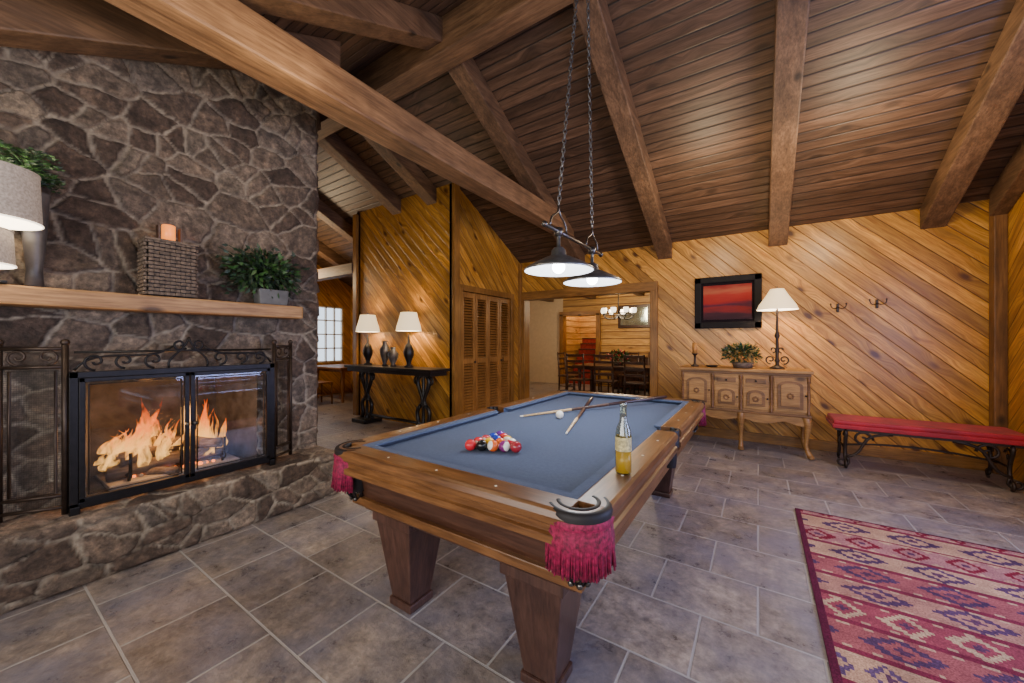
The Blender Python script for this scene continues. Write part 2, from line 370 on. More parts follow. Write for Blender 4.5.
# ---------------------------------------------------------------- room
SL=.487; YB=5.85; YR=2.6; ZR=2.77+SL*(YB-YR); YN=-1.3; XR=2.05; XL=-9.0
def zc(y): return ZR-SL*abs(y-YR)
XA=-3.69; YA=4.06; XA2=-6.05
b=B('floor'); b.bx(XL-.1,XR+.1,YN-.1,YB,-.1,0,m_tile); b.finish()
b=B('floor_dining'); b.bx(-7.5,1.5,YB,12.2,-.1,0,m_tile); b.finish()
b=B('ceiling')
for y0,y1 in ((YR,YB+.15),(YN-.15,YR)):
    b.prism([(XL-.1,y0,zc(y0)),(XL-.1,y1,zc(y1)),(XL-.1,y1,zc(y1)+.1),(XL-.1,y0,zc(y0)+.1)],(XR-XL+.2,0,0),m_ceil)
b.finish()
b=B('wall_back')
b.bx(XA-.1,-3.59,YB,YB+.12,0,2.85,m_pine_b); b.bx(-3.59,-1.34,YB,YB+.12,2.1,2.85,m_pine_b); b.bx(-1.34,XR+.1,YB,YB+.12,0,2.85,m_pine_b)
b.bx(XL-.1,XA-.1,YB,YB+.12,0,2.85,m_pine_b); b.finish()
b=B('wall_alcove_front'); b.prism([(XA2,YA,0),(XA,YA,0),(XA,YA,zc(YA)),(XA2,YA,zc(YA))],(0,.1,0),m_pine_b); b.finish()
b=B('wall_alcove_side')
D0,D1,DH=4.22,5.52,2.08
b.prism([(XA,YA,0),(XA,D0,0),(XA,D0,DH),(XA,D1,DH),(XA,D1,0),(XA,YB,0),(XA,YB,zc(YB)),(XA,YA,zc(YA))],(-.1,0,0),m_pine_s)
b.prism([(XA2,YA,0),(XA2,YB,0),(XA2,YB,zc(YB)),(XA2,YA,zc(YA))],(.1,0,0),m_pine_s)
b.bx(XA-.35,XA-.3,D0,D1,0,DH,m_darkwood)
b.finish()
def gable(name,x,dx,wins):
    b=B(name); zt=2.2; zb=.8
    b.prism([(x,YN,zt),(x,YB,zt),(x,YB,zc(YB)),(x,YR,ZR),(x,YN,zc(YN))],(dx,0,0),m_pine_s)
    ys=[YN]+[v for w in wins for v in w]+[YB]
    for i in range(0,len(ys),2): b.prism([(x,ys[i],0),(x,ys[i+1],0),(x,ys[i+1],zt),(x,ys[i],zt)],(dx,0,0),m_pine_s)
    for w in wins: b.prism([(x,w[0],0),(x,w[1],0),(x,w[1],zb),(x,w[0],zb)],(dx,0,0),m_pine_s)
    b.finish()
def winframe(name,p0,p1,z0=.8,z1=2.2,nv=3,nh=3):
    b=B(name); p0=Vector(p0);p1=Vector(p1); d=(p1-p0); L=d.length; d.normalize(); a=math.atan2(d.y,d.x)
    for i in range(nv+1):
        w=.07 if i in(0,nv) else .03; c=p0+d*(L*i/nv); b.box((c.x,c.y,(z0+z1)/2),(w,.06,z1-z0),m_winf,rot=(0,0,a))
    for i in range(nh+1):
        w=.07 if i in(0,nh) else .03; c=p0+d*L/2; b.box((c.x,c.y,z0+(z1-z0)*i/nh),(L,.06,w),m_winf,rot=(0,0,a))
    b.finish()
gable('wall_right',XR,.1,[(-.6,1.2),(1.9,3.7)])
winframe('window_1',(XR+.05,-.6,0),(XR+.05,1.2,0)); winframe('window_2',(XR+.05,1.9,0),(XR+.05,3.7,0))
gable('wall_left',XL,-.1,[(1.5,3.4),(4.75,5.65)])
winframe('window_3',(XL-.05,4.75,0),(XL-.05,5.65,0),nv=4,nh=4); winframe('window_4',(XL-.05,1.5,0),(XL-.05,3.4,0),nv=4)
b=B('wall_near')
for x0,x1,z0,z1 in ((XL,-2.4,0,2.6),(-2.4,1.4,0,.8),(-2.4,1.4,2.15,2.6),(1.4,XR,0,2.6)): b.bx(x0,x1,YN-.1,YN,z0,z1,m_pine_b)
b.finish(); winframe('window_5',(-2.4,YN-.05,0),(1.4,YN-.05,0),z1=2.15,nv=6,nh=3)
b=B('trim_opening')
b.bx(-3.69,-3.57,5.80,5.99,0,2.12,m_trim,.006); b.bx(-1.36,-1.25,5.80,5.99,0,2.12,m_trim,.006); b.bx(-3.69,-1.25,5.79,6.0,2.08,2.22,m_trimX,.006); b.finish()
b=B('trim_corner')
b.bx(XR-.09,XR,5.74,5.85,0,2.75,m_beamZ,.008); b.bx(XA-.01,XA+.05,YA-.05,YA+.06,0,3.62,m_trim,.006); b.bx(XA2-.05,XA2+.06,YA-.05,YA,0,3.6,m_trim,.006)
b.bx(XA,XA+.05,5.78,5.85,0,2.75,m_trim,.006); b.finish()
b=B('baseboard_back'); b.bx(-1.25,XR-.09,5.82,5.85,0,.12,m_trimX,.004); b.finish()
def zb(y,d): return zc(y)-d
for i,(X,far,near) in enumerate(((1.57,1,1),(.21,1,1),(-1.15,1,1),(-2.51,1,1),(-4.15,2,0),(-4.95,2,0),(-6.59,1,1),(-7.95,1,1))):
    b=B('rafter'); w=.2; d=.23
    if far: y1=YA if far==2 else YB; b.prism([(X-w/2,YR,zb(YR,0)),(X-w/2,y1,zb(y1,0)),(X-w/2,y1,zb(y1,d)),(X-w/2,YR,zb(YR,d))],(w,0,0),m_beamY,.012)
    if near: b.prism([(X-w/2,YN,zb(YN,0)),(X-w/2,YR,zb(YR,0)),(X-w/2,YR,zb(YR,d)),(X-w/2,YN,zb(YN,d))],(w,0,0),m_beamY,.012)
    b.finish()
b=B('rafter'); 
for y0,y1 in ((YR,YB-.1),(YN,YR)): b.prism([(XR-.12,y0,zb(y0,0)),(XR-.12,y1,zb(y1,0)),(XR-.12,y1,zb(y1,.25)),(XR-.12,y0,zb(y0,.25))],(.12,0,0),m_beamY,.01)
b.finish()
b=B('rafter'); b.prism([(-3.345,YN,zb(YN,0)),(-3.345,1.95,zb(1.95,0)),(-3.345,1.95,zb(1.95,.28)),(-3.345,YN,zb(YN,.28))],(.2,0,0),m_beamY,.012); b.finish()
b=B('ridge_beam'); b.bx(XL,XR,2.49,2.71,ZR-.37,ZR-.03,m_beamX,.015); b.finish()
b=B('tie_beam'); b.bx(-2.62,-2.38,YN,5.35,2.95,3.20,m_tie,.02); b.finish()
b=B('cross_beam'); b.bx(XL,XA2-.05,4.0,4.18,2.55,2.75,m_beamX,.015); b.finish()
b=B('cross_beam'); b.bx(XL,-4.65,1.95,2.15,3.0,3.2,m_beamX,.015); b.finish()

# ---------------------------------------------------------------- stone
def fbm(U,V,seed,f0=3,oct=5):
    rng=np.random.RandomState(seed); out=np.zeros_like(U); a=1.;f=f0
    for k in range(oct):
        for q in range(3):
            th=rng.rand()*6.28; ph=rng.rand()*6.28; out+=a*np.sin((U*math.cos(th)+V*math.sin(th))*f*6.28*rng.uniform(.7,1.3)+ph+1.3*out)/3
        a*=.55; f*=2
    return out
def stone_grid(name,o,u,v,W,H,cu,cv,seed,res=.0125,depth=.035,hole=None,topf=None,parent=None,warp=1.0,jit=.42):
    rng=np.random.RandomState(seed); nu=max(2,int(W/res))+1; nv=max(2,int(H/res))+1
    U,V=np.meshgrid(np.linspace(0,W,nu),np.linspace(0,H,nv),indexing='ij')
    wu=U+warp*.014*fbm(U,V,seed+1,2.2,5); wv=V+warp*.014*fbm(U,V,seed+2,2.2,5)
    pts=[]
    gu=int(W/cu)+4; gv=int(H/cv)+4
    for i in range(-2,gu):
        for j in range(-2,gv):
            q=rng.rand()
            if q<.24: continue
            x=(i+.5*(j%2)+rng.uniform(-jit,jit)+.5)*cu; y=(j+rng.uniform(-jit,jit)+.5)*cv
            pts.append((x,y))
            if q>.70: pts.append((x+cu*rng.uniform(.25,.45),y+cv*rng.uniform(-.45,.45)))
            if q>.86: pts.append((x-cu*rng.uniform(.2,.4),y+cv*rng.uniform(-.45,.45)))
    P=np.array(pts); rn=rng.rand(len(P),4); asp=cu/cv*.8
    X=wu.ravel(); Y=wv.ravel()*asp; Q=P.copy(); Q[:,1]*=asp
    i1=np.zeros(len(X),int); e=np.zeros(len(X))
    for s in range(0,len(X),8000):
        x=X[s:s+8000,None];y=Y[s:s+8000,None]
        d=(x-Q[None,:,0])**2+(y-Q[None,:,1])**2
        k=np.argpartition(d,4,axis=1)[:,:5]; dd=np.take_along_axis(d,k,1); od=np.argsort(dd,axis=1); k=np.take_along_axis(k,od,1)
        a=Q[k[:,0]]; best=np.full(len(k),9.)
        for q in range(1,5):
            c=Q[k[:,q]]; n=a-c; L=np.linalg.norm(n,axis=1)+1e-9
            ed=((x[:,0]-(a[:,0]+c[:,0])/2)*n[:,0]+(y[:,0]-(a[:,1]+c[:,1])/2)*n[:,1])/L
            best=np.minimum(best,ed)
        i1[s:s+8000]=k[:,0]; e[s:s+8000]=best
    fb=fbm(U,V,seed+7,5,4).ravel()
    e=e+.0035*fb
    t=np.clip((e-.004)/.018,0,1); t=t*t*(3-2*t); mask=np.clip((e-.005)/.007,0,1)
    r=rn[i1]; du=(U.ravel()-P[i1,0])/cu; dv=(V.ravel()-P[i1,1])/cv
    h=depth*t*(.45+.55*r[:,0]+1.1*(r[:,1]-.5)*du+1.1*(r[:,2]-.5)*dv)+.009*fbm(U*1.0,V*1.0,seed+9,4,5).ravel()*t
    bd=np.minimum(np.minimum(U.ravel(),W-U.ravel()),np.minimum(V.ravel(),H-V.ravel())); h=h*np.clip(bd/.02,0,1)
    o=Vector(o);u=Vector(u);v=Vector(v);n=u.cross(v)
    co=np.outer(np.ones(len(X)),o)+np.outer(U.ravel(),u)+np.outer(V.ravel(),v)+np.outer(h,n)
    idx=np.arange(nu*nv).reshape(nu,nv)
    f=np.stack([idx[:-1,:-1],idx[1:,:-1],idx[1:,1:],idx[:-1,1:]],-1).reshape(-1,4)
    cu_=(U[:-1,:-1]+U[1:,1:]).ravel()/2; cv_=(V[:-1,:-1]+V[1:,1:]).ravel()/2; keep=np.ones(len(f),bool)
    if hole: keep&=~((cu_>hole[0])&(cu_<hole[1])&(cv_>hole[2])&(cv_<hole[3]))
    if topf is not None: keep&=cv_<np.array([topf(q) for q in cu_])
    f=f[keep]
    used=np.unique(f); remap=np.full(len(co),-1); remap[used]=np.arange(len(used)); f=remap[f]; co=co[used]
    me=bpy.data.meshes.new(name); me.from_pydata(co.tolist(),[],f.tolist())
    at=me.attributes.new('cell','FLOAT_COLOR','POINT'); col=np.stack([r[:,3],mask,r[:,1],np.ones(len(X))],-1)[used].astype(np.float32)
    at.data.foreach_set('color',col.ravel()); me.materials.append(m_stone)
    me.polygons.foreach_set('use_smooth',[True]*len(me.polygons))
    ob=bpy.data.objects.new(name,me); bpy.context.collection.objects.link(ob)
    if parent: ob.parent=parent
    return ob
FX=-3.40; FY=1.87; HX=-3.05; HH=.36
fp=bpy.data.objects.new('stone_fireplace',None); bpy.context.collection.objects.link(fp)
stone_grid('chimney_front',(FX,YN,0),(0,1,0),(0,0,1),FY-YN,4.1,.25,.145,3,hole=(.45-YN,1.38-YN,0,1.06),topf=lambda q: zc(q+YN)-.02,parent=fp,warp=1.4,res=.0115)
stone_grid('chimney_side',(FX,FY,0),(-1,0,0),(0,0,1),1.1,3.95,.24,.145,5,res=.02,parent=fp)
stone_grid('hearth_front',(HX,YN,0),(0,1,0),(0,0,1),FY-YN,HH,.26,.115,8,depth=.04,parent=fp,jit=.26)
stone_grid('hearth_end',(HX,FY,0),(-1,0,0),(0,0,1),.36,HH,.25,.12,9,parent=fp,jit=.3)
stone_grid('hearth_top',(FX-.02,YN,HH),(1,0,0),(0,1,0),HX-FX+.02,FY-YN,.34,.3,10,depth=.012,parent=fp)
b=B('firebox')
x0,x1,y0,y1,z0,z1=-3.95,FX,.45,1.38,HH,1.06
b.faces([(x1,y0,z0),(x1,y1,z0),(x0,y1-.1,z0),(x0,y0+.1,z0),(x1,y0,z1),(x1,y1,z1),(x0,y1-.1,z1),(x0,y0+.1,z1)],[(0,1,2,3),(4,7,6,5),(0,3,7,4),(1,5,6,2),(3,2,6,7)],m_soot)
b.bx(-4.6,-4.55,YN,FY,0,3.3,m_soot)
o=b.finish(); o.parent=fp
b=B('mantel_shelf'); b.bx(FX-.0,-3.17,YN,1.63,1.51,1.61,m_mantel,.012); b.finish().parent=fp
# fire
b=B('log_fire')
b.box((-3.66,.92,HH+.015),(.42,.72,.03),m_ash,bev=.01)
for (x,y,z,L,r,a,t) in ((-3.60,.9,.455,.66,.052,0,.03),(-3.74,.92,.46,.64,.055,.1,-.02),(-3.67,.88,.545,.56,.048,-.35,.1),(-3.62,1.0,.56,.42,.04,.6,-.15),(-3.55,.8,.40,.3,.035,.9,0)):
    d=Vector((math.sin(a),math.cos(a),t)).normalized()*L/2; c=Vector((x,y,z)); pts=[c-d+d*2*i/8+Vector((random.uniform(-.006,.006),0,random.uniform(-.006,.006))) for i in range(9)]
    b.tube(pts,[r*random.uniform(.88,1.08) for _ in pts],m_log,12)
for i in range(60): b.sphere((random.uniform(-3.78,-3.52),random.uniform(.65,1.15),HH+.035),random.uniform(.008,.02),m_ember if random.random()<.6 else m_ash,n=6)
for y in (.66,.92,1.18):
    b.tube([(-3.46,y,HH+.22),(-3.47,y,HH+.06),(-3.8,y,HH+.06)],.01,m_iron,6)
    b.tube([(-3.5,y,HH+.02),(-3.5,y,HH+.06)],.01,m_iron,6)
def flame(x,y,z,hgt,r,lean):
    ph=random.random()*6; sw=random.uniform(.01,.035); ln=lean
    n=13; K=10; vs=[];fs=[]
    for i in range(n):
        t=i/(n-1); rr=max(.0008,r*math.sin(PI*min(1,t*.8+.2))**.8*(1-t)**.55)
        cx=x+sw*.6*math.sin(ph+t*6)*t; cy=y+sw*math.sin(ph*2+t*5.5)*t+ln*t; cz=z+hgt*t
        for k in range(K):
            a=2*PI*k/K; wob=1+.35*math.sin(a*2+ph+t*9)+.2*math.sin(a*3-ph+t*14)
            vs.append((cx+rr*.55*wob*math.cos(a),cy+rr*wob*math.sin(a),cz))
    for i in range(n-1):
        for k in range(K): fs.append((i*K+k,i*K+(k+1)%K,(i+1)*K+(k+1)%K,(i+1)*K+k))
    b.faces(vs,fs,m_flame,True)
for q in range(84):
    u_=random.random()
    if u_<.70: y=random.uniform(.55,.92); pk=.12+.28*math.exp(-((y-.76)/.10)**2); lean=random.uniform(.0,.12)
    elif u_<.84: y=random.gauss(1.12,.03); pk=.38; lean=random.uniform(-.02,.02)
    else: y=random.uniform(.9,1.2); pk=.10; lean=.02
    flame(random.uniform(-3.74,-3.54),y,random.uniform(.44,.57),random.uniform(.5,1.0)*pk,random.uniform(.014,.036),lean)
b.finish().parent=fp
# fire screen
b=B('fireplace_screen')
SX=-3.17; Y0,Y1=.36,1.40; Z0=HH+.025; Z1=1.15
def fr(x,ya,yb,za,zb,w,t=.025,mat=m_iron):
    b.bx(x-t/2,x+t/2,ya,ya+w,za,zb,mat,.003); b.bx(x-t/2,x+t/2,yb-w,yb,za,zb,mat,.003)
    b.bx(x-t/2,x+t/2,ya,yb,za,za+w,mat,.003); b.bx(x-t/2,x+t/2,ya,yb,zb-w,zb,mat,.003)
fr(SX,Y0,Y1,Z0,Z1,.035,.04)
ym=(Y0+Y1)/2
for a,c in ((Y0+.035,ym-.003),(ym+.003,Y1-.035)):
    fr(SX+.015,a,c,Z0+.035,Z1-.035,.024); b.bx(SX+.004,SX+.008,a+.02,c-.02,Z0+.05,Z1-.05,m_glass)
    fr(SX+.015,a+.035,c-.035,Z0+.07,Z1-.07,.006,.012)
b.cyl((SX+.03,ym-.02,.78),(SX+.06,ym-.02,.78),.008,.012,m_pewter,10); b.cyl((SX+.03,ym+.02,.78),(SX+.06,ym+.02,.78),.008,.012,m_pewter,10)
for y in (Y0+.02,Y1-.02): b.box((SX,y,HH+.02),(.07,.04,.05),m_iron,bev=.005)
def wing(p0,p1):
    p0=Vector(p0);p1=Vector(p1); d=(p1-p0); zt=1.30; zb=HH+.02
    for p in (p0,p1):
        b.tube([(p.x,p.y,HH+.012),(p.x,p.y,zt)],.014,m_iron2,8); b.sphere((p.x,p.y,zt+.015),.02,m_iron2,n=8)
    for z in (zb+.03,zt-.02,1.18,Z0+.09): b.tube([(p0.x,p0.y,z),(p1.x,p1.y,z)],.010,m_iron2,8)
    q=[p0+d*.15,p0+d*.85]; b.tube([(q[0].x,q[0].y,zb+.11),(q[0].x,q[0].y,1.16),(q[1].x,q[1].y,1.16),(q[1].x,q[1].y,zb+.11)],.007,m_iron2,6,closed=True)
    b.faces([(p0.x,p0.y,zb+.03),(p1.x,p1.y,zb+.03),(p1.x,p1.y,1.18),(p0.x,p0.y,1.18)],[(0,1,2,3)],m_mesh)
    u=d.normalized(); c=p0+d*.5
    for s in (-1,1):
        b.tube(spiral((c.x+u.x*s*d.length*.22,c.y+u.y*s*d.length*.22,1.235),u*s,(0,0,1),.045,.01,-PI/2,PI*2,18),.006,m_iron2,6)
wing((-3.31,.14,0),(SX-.01,Y0-.01,0)); wing((SX-.01,Y1+.01,0),(-3.28,1.58,0))
for s in (-1,1):
    for c,r in ((.42,.05),(.30,.045),(.17,.05)):
        b.tube(spiral((SX,ym+s*c,Z1+.055),(0,s,0),(0,0,1),r,.008,-PI*.5,PI*1.9,20),.007,m_iron,6)
    b.tube(bez((SX,ym+s*.5,Z1+.01),(SX,ym+s*.42,Z1+.16),(SX,ym+s*.2,Z1+.02),(SX,ym+s*.08,Z1+.14)),.007,m_iron,6)
    b.tube(spiral((SX,ym+s*.045,Z1+.15),(0,s,0),(0,0,1),.04,.008,-PI*.8,PI*1.5,16),.007,m_iron,6)
    b.tube(bez((SX,ym+s*.1,Z1),(SX,ym+s*.12,Z1+.08),(SX,ym+s*.02,Z1+.09),(SX,ym,Z1+.2)),.007,m_iron,6)
b.tube([(SX,ym-.5,Z1+.11),(SX,ym+.5,Z1+.11)],.007,m_iron,6)
b.finish()
# mantel objects
b=B('wicker_candle_holder'); cx,cy=-3.262,.80; w=.105; zb0=1.615
b.bx(cx-w*.72,cx+w*.75,cy-w-.01,cy+w+.01,zb0,zb0+.34,m_leather)
for k in range(15):
    z=zb0+.012+k*.0235
    for j in range(9):
        t=-1+2*(j+.5)/9; out=.008 if (j+k)%2 else 0
        b.box((cx+w*.78+out,cy+t*(w+.012),z),(.014,.026,.019),m_wicker,bev=.004)
        for s in (-1,1): b.box((cx+t*w*.72,cy+s*(w+.016+out),z),(.02,.014,.019),m_wicker,bev=.004)
b.bx(cx-w*.76,cx+w*.95,cy-w-.03,cy+w+.03,zb0+.345,zb0+.36,m_wicker,.004)
b.lathe((cx,cy,zb0+.36),[(0,.0),(.035,0),(.035,.11),(.028,.115),(0,.11)],m_candle,16)
for s in(-1,1): b.box((cx+.02,cy+s*.055,zb0+.41),(.05,.014,.10),m_darkwood,bev=.003)
b.finish()
def foliage(b,c,r,n,L,w,mats,up=.3,droop=0,xmin=-99,ymax=99):
    for i in range(n):
        d=Vector((random.gauss(0,1),random.gauss(0,1),random.gauss(up,.8))).normalized()
        rr=random.random()**.5; p=Vector(c)+Vector((d.x*r[0],d.y*r[1],d.z*r[2]))*rr
        p.x=max(p.x,xmin+.01); dd=(d+Vector((random.gauss(0,.4),random.gauss(0,.4),random.gauss(-droop,.4)))).normalized()
        l=L*random.uniform(.6,1.2)
        if p.x+dd.x*l<xmin: dd.x=abs(dd.x)
        if p.y+dd.y*l>ymax: dd.y=-abs(dd.y)
        b.leaf(p,dd,l,w,random.choice(mats))
b=B('potted_plant'); c=(-3.255,1.42,1.612)
b.box((c[0],c[1],c[2]+.06),(.11,.20,.12),m_pot,top=(1.1,1.1),bev=.01); foliage(b,(c[0],c[1]-.05,c[2]+.24),(.09,.27,.17),680,.065,.014,[m_green,m_green2,m_green2],.2,.4,xmin=-3.35)
for s in range(30):
    a=random.random()*6.28; e=(c[0]+.05*math.cos(a),c[1]-.03+.32*math.sin(a),c[2]+random.uniform(.06,.47)); P=bez((c[0],c[1],c[2]+.13),(c[0],c[1],c[2]+.3),e,e,6); b.tube(P,.003,m_green2,4)
    for p in P[3:]: b.leaf(p,(random.gauss(.3,.3),random.gauss(0,1),random.gauss(0,.6)),.05,.012,m_green2)
b.finish()
def tablelamp(name,loc,h,rb,rt,sh,matbase,shade=m_lshade,prof=None,e=12,col=(1,.7,.4),scroll=False):
    b=B(name); zs=h-sh
    prof=prof or [(0,0),(.075,0),(.075,.015),(.05,.03),(.02,.045),(.018,.08),(.03,.10),(.018,.12),(.014,zs*.5),(.028,zs*.55),(.014,zs*.62),(.012,zs*.9),(.02,zs*.95),(.008,zs),(0.006,h)]
    b.lathe((0,0,0),prof,matbase,20)
    b.lathe((0,0,zs-.01),[(rb,0),(rb*.82+rt*.18,sh*.25),(rb*.35+rt*.65,sh*.65),(rt,sh)],shade,28)
    b.lathe((0,0,zs-.01),[(rb-.004,.002),(rt-.004,sh-.002)],m_lin,28)
    b.tube([(-rt,0,h-.012),(rt,0,h-.012)],.003,matbase,5); b.sphere((0,0,h+.01),.012,matbase,n=8); b.sphere((0,0,zs+.05),.03,m_bulb,n=10)
    if scroll:
        for s in (-1,1):
            b.tube(spiral((s*.065,0,.11),(s,0,0),(0,0,1),.055,.01,-PI/2,PI*1.8,20),.008,matbase,6)
            b.tube(spiral((s*.045,0,.23),(s,0,0),(0,0,1),.04,.008,-PI/2,-PI*2.2,20),.007,matbase,6)
    o=b.finish(loc=loc); light(name+'_bulb','POINT',(loc[0],loc[1],loc[2]+zs+sh*.45),e,col,.05)
    return o
b=B('twin_drum_lamp')
for (X0,Y0_,z0,r,hh) in ((-3.13,.085,1.91,.185,.26),(-3.13,.03,1.69,.155,.18)):
    b.lathe((X0,Y0_,z0),[(r,0),(r*.95,hh)],m_lshade2,40); b.lathe((X0,Y0_,z0),[(r-.004,.0),(r*.95-.004,hh)],m_lin,40)
    for zz in (z0+.004,z0+hh-.004): b.tube([(X0+(r if zz<z0+.1 else r*.95)*math.cos(2*PI*k/32),Y0_+(r if zz<z0+.1 else r*.95)*math.sin(2*PI*k/32),zz) for k in range(32)],.004,m_lin if zz<z0+.1 else m_lshade2,5,closed=True)
    b.tube([(X0-r,Y0_,z0+hh-.02),(X0+r,Y0_,z0+hh-.02)],.003,m_iron,5)
    b.tube([(X0,Y0_,1.63),(X0,Y0_,z0+hh-.02)],.008,m_iron,8); b.sphere((X0,Y0_,z0+hh*.5),.03,m_bulb,n=10)
b.box((-3.20,.05,1.62),(.10,.22,.015),m_iron,bev=.004)
b.tube([(-3.2,.085,1.63),(-3.13,.085,1.635)],.01,m_iron,6); b.tube([(-3.2,.03,1.63),(-3.13,.03,1.635)],.01,m_iron,6)
b.finish(); light('drum_bulb','POINT',(-3.13,.085,1.97),2.5,(1,.75,.5),.05)
b=B('potted_fern'); fc=(-3.30,.255,1.612); ph_=.52
b.lathe(fc,[(0,0),(.035,0),(.03,.10),(.045,.3),(.055,ph_-.01),(.058,ph_),(.05,ph_-.005),(0,ph_-.02)],m_vase,18)
for s in range(70):
    a=random.random()*6.28; L=random.uniform(.06,.28); e=Vector((fc[0]+max(-.05,.09*math.cos(a)),fc[1]+.13*math.sin(a)-.07,fc[2]+ph_+L)); P=bez((fc[0],fc[1],fc[2]+ph_),(fc[0],fc[1],fc[2]+ph_+L*.7),e,e+Vector((.01,.03*math.sin(a),-.05)),8)
    b.tube(P,[.003-.0003*i for i in range(9)],m_green,4)
    for i in range(2,9):
        for q in (-1,1): b.leaf(P[i],(random.uniform(.0,.4),q,random.uniform(.1,.5)),.042*(1.1-i*.07),.006,random.choice([m_green,m_green2]))
b.finish()

# ---------------------------------------------------------------- pool table
b=B('pool_table')
X0,X1,Y0,Y1=-1.785,-.385,1.03,3.68; ZT=.80
b.bx(X0+.12,X1-.12,Y0+.12,Y1-.12,.70,.765,m_felt)
rw=.115; g=.105
yc=(Y0+Y1)/2; sg=.055
RP=[(0,.690),(0,.715),(.012,.722),(.012,.745),(0,.752),(-.004,.775),(.004,.794),(.016,.80),(rw-.006,.80),(rw,.797),(rw,.69)]
CP=[(rw,.70),(rw,.797),(rw+.045,.795),(rw+.05,.787),(rw+.02,.765),(rw+.02,.70)]
def railprof_x(y,s):
    b.prism([(X0+g,y+s*p,z) for p,z in RP],(X1-X0-2*g,0,0),m_tablewoodX,.0015)
    n=len(CP); vs=[(X0+g+(.05 if p>rw+.01 else .0)-.01,y+s*p,z) for p,z in CP]+[(X1-g-(.05 if p>rw+.01 else 0)+.01,y+s*p,z) for p,z in CP]
    b.faces(vs,[tuple(range(n)),tuple(range(2*n-1,n-1,-1))]+[(i,(i+1)%n,(i+1)%n+n,i+n) for i in range(n)],m_felt)
def railprof_y(x,s,ya,yb):
    b.prism([(x+s*p,ya,z) for p,z in RP],(0,yb-ya,0),m_tablewoodY,.0015)
    n=len(CP)
    vs=[(x+s*p,ya+(.04 if p>rw+.01 else 0)-.005,z) for p,z in CP]+[(x+s*p,yb-(.04 if p>rw+.01 else 0)+.005,z) for p,z in CP]
    b.faces(vs,[tuple(range(n)),tuple(range(2*n-1,n-1,-1))]+[(i,(i+1)%n,(i+1)%n+n,i+n) for i in range(n)],m_felt)
railprof_x(Y0,1); railprof_x(Y1,-1)
for x,s in ((X0,1),(X1,-1)): railprof_y(x,s,Y0+g,yc-sg); railprof_y(x,s,yc+sg,Y1-g)
for x in (X0+.055,X1-.055):
    for k in (1,2,3,5,6,7): b.lathe((x,Y0+g+(Y1-Y0-2*g)*k/8,ZT+.0005),[(0,.0012),(.006,.0008),(.007,-.001)],m_cream,4)
for y in (Y0+.055,Y1-.055):
    for k in (1,2,3): b.lathe((X0+g+(X1-X0-2*g)*k/4,y,ZT+.0005),[(0,.0012),(.006,.0008),(.007,-.001)],m_cream,4)
def pocket(cx,cy,ang,side=False,fr_=True):
    r=.058; ro=.105; half=PI*.52 if not side else PI*.5
    if side: r,ro=.046,.060
    a0,a1=ang-half,ang+half
    if not side:
        b.lathe((cx,cy,0),[(r+.012,.799),(ro-.012,.799),(ro-.004,.796),(ro,.785),(ro,.70),(ro-.02,.69)],m_tablewoodX,28,a0,a1)
        b.lathe((cx,cy,0),[(ro-.018,.7995),(ro-.010,.802),(ro-.001,.798),(ro+.004,.786),(ro+.003,.75)],m_leather,28,a0,a1)
        b.lathe((cx,cy,0),[(r,.76),(r,.800),(r+.004,.803),(r+.013,.802),(r+.016,.798)],m_leather,28,a0-.3,a1+.3)
    else:
        b.lathe((cx,cy,0),[(r,.70),(r,.800),(r+.004,.802),(ro-.003,.801),(ro,.797),(ro,.70)],m_leather,28,a0,a1)
    b.lathe((cx,cy,0),[(r,.80 if side else .79),(r,.62),(r*.9,.58)],m_leather,24,a0 if side else 0,a1 if side else 2*PI)
    b.lathe((cx,cy,0),[(0,.768),(r+.004,.768)],m_leather,24)
    if fr_:
        for L in range(3):
            n=88; rr=ro-.002-.006*L
            for i in range(n):
                a=a0+.1+(a1-a0-.2)*(i+random.random()*.6)/n; zl=.610+random.uniform(-.010,.010)
                x,y=cx+rr*math.cos(a),cy+rr*math.sin(a); fx=rr+random.uniform(.0,.016)
                b.tube([(x,y,.765),(cx+(rr+.008)*math.cos(a),cy+(rr+.008)*math.sin(a),.70),(cx+fx*math.cos(a+random.uniform(-.04,.04)),cy+fx*math.sin(a),zl)],[.0035,.0038,.0032],m_fringe,4)
        b.lathe((cx,cy,0),[(ro+.004,.772),(ro+.008,.76),(ro+.004,.748)],m_fringe,28,a0+.08,a1-.08)
        for i in range(10):
            a=2*PI*i/10
            for s in(-1,1):
                b.tube([(cx+.05*math.cos(a+s*t*.6),cy+.05*math.sin(a+s*t*.6),.62-.08*t) if t<1 else (cx+.025*math.cos(a+s*.6),cy+.025*math.sin(a+s*.6),.535) for t in (0,.35,.7,1)],.004,m_leather,4)
        for i in range(6):
            a=2*PI*i/6; b.sphere((cx+.03*math.cos(a),cy+.03*math.sin(a),.54),.012,m_pewter,n=8)
ci=.105
for sx,cx in((-1,X0+ci),(1,X1-ci)):
    for sy,cy in((-1,Y0+ci),(1,Y1-ci)):
        pocket(cx,cy,math.atan2(sy,sx))
pocket(X0+.060,yc,PI,True,False); pocket(X1-.060,yc,0,True,False)
def ring(z0,z1,i0,i1,mat,bev=.004):
    cx,cy=(X0+X1)/2,(Y0+Y1)/2; w0,l0=X1-X0-2*i0,Y1-Y0-2*i0; w1,l1=X1-X0-2*i1,Y1-Y0-2*i1
    b.box((cx,cy,(z0+z1)/2),(w0,l0,z1-z0),mat,top=(w1/w0,l1/l0),bev=bev)
ring(.670,.695,.050,.030,m_tablewoodX)
ring(.640,.672,.085,.075,m_cab,.003)
ring(.545,.645,.110,.085,m_cab,.003)
ring(.512,.548,.085,.088,m_tablewoodX)
ring(.475,.515,.130,.11,m_cab)
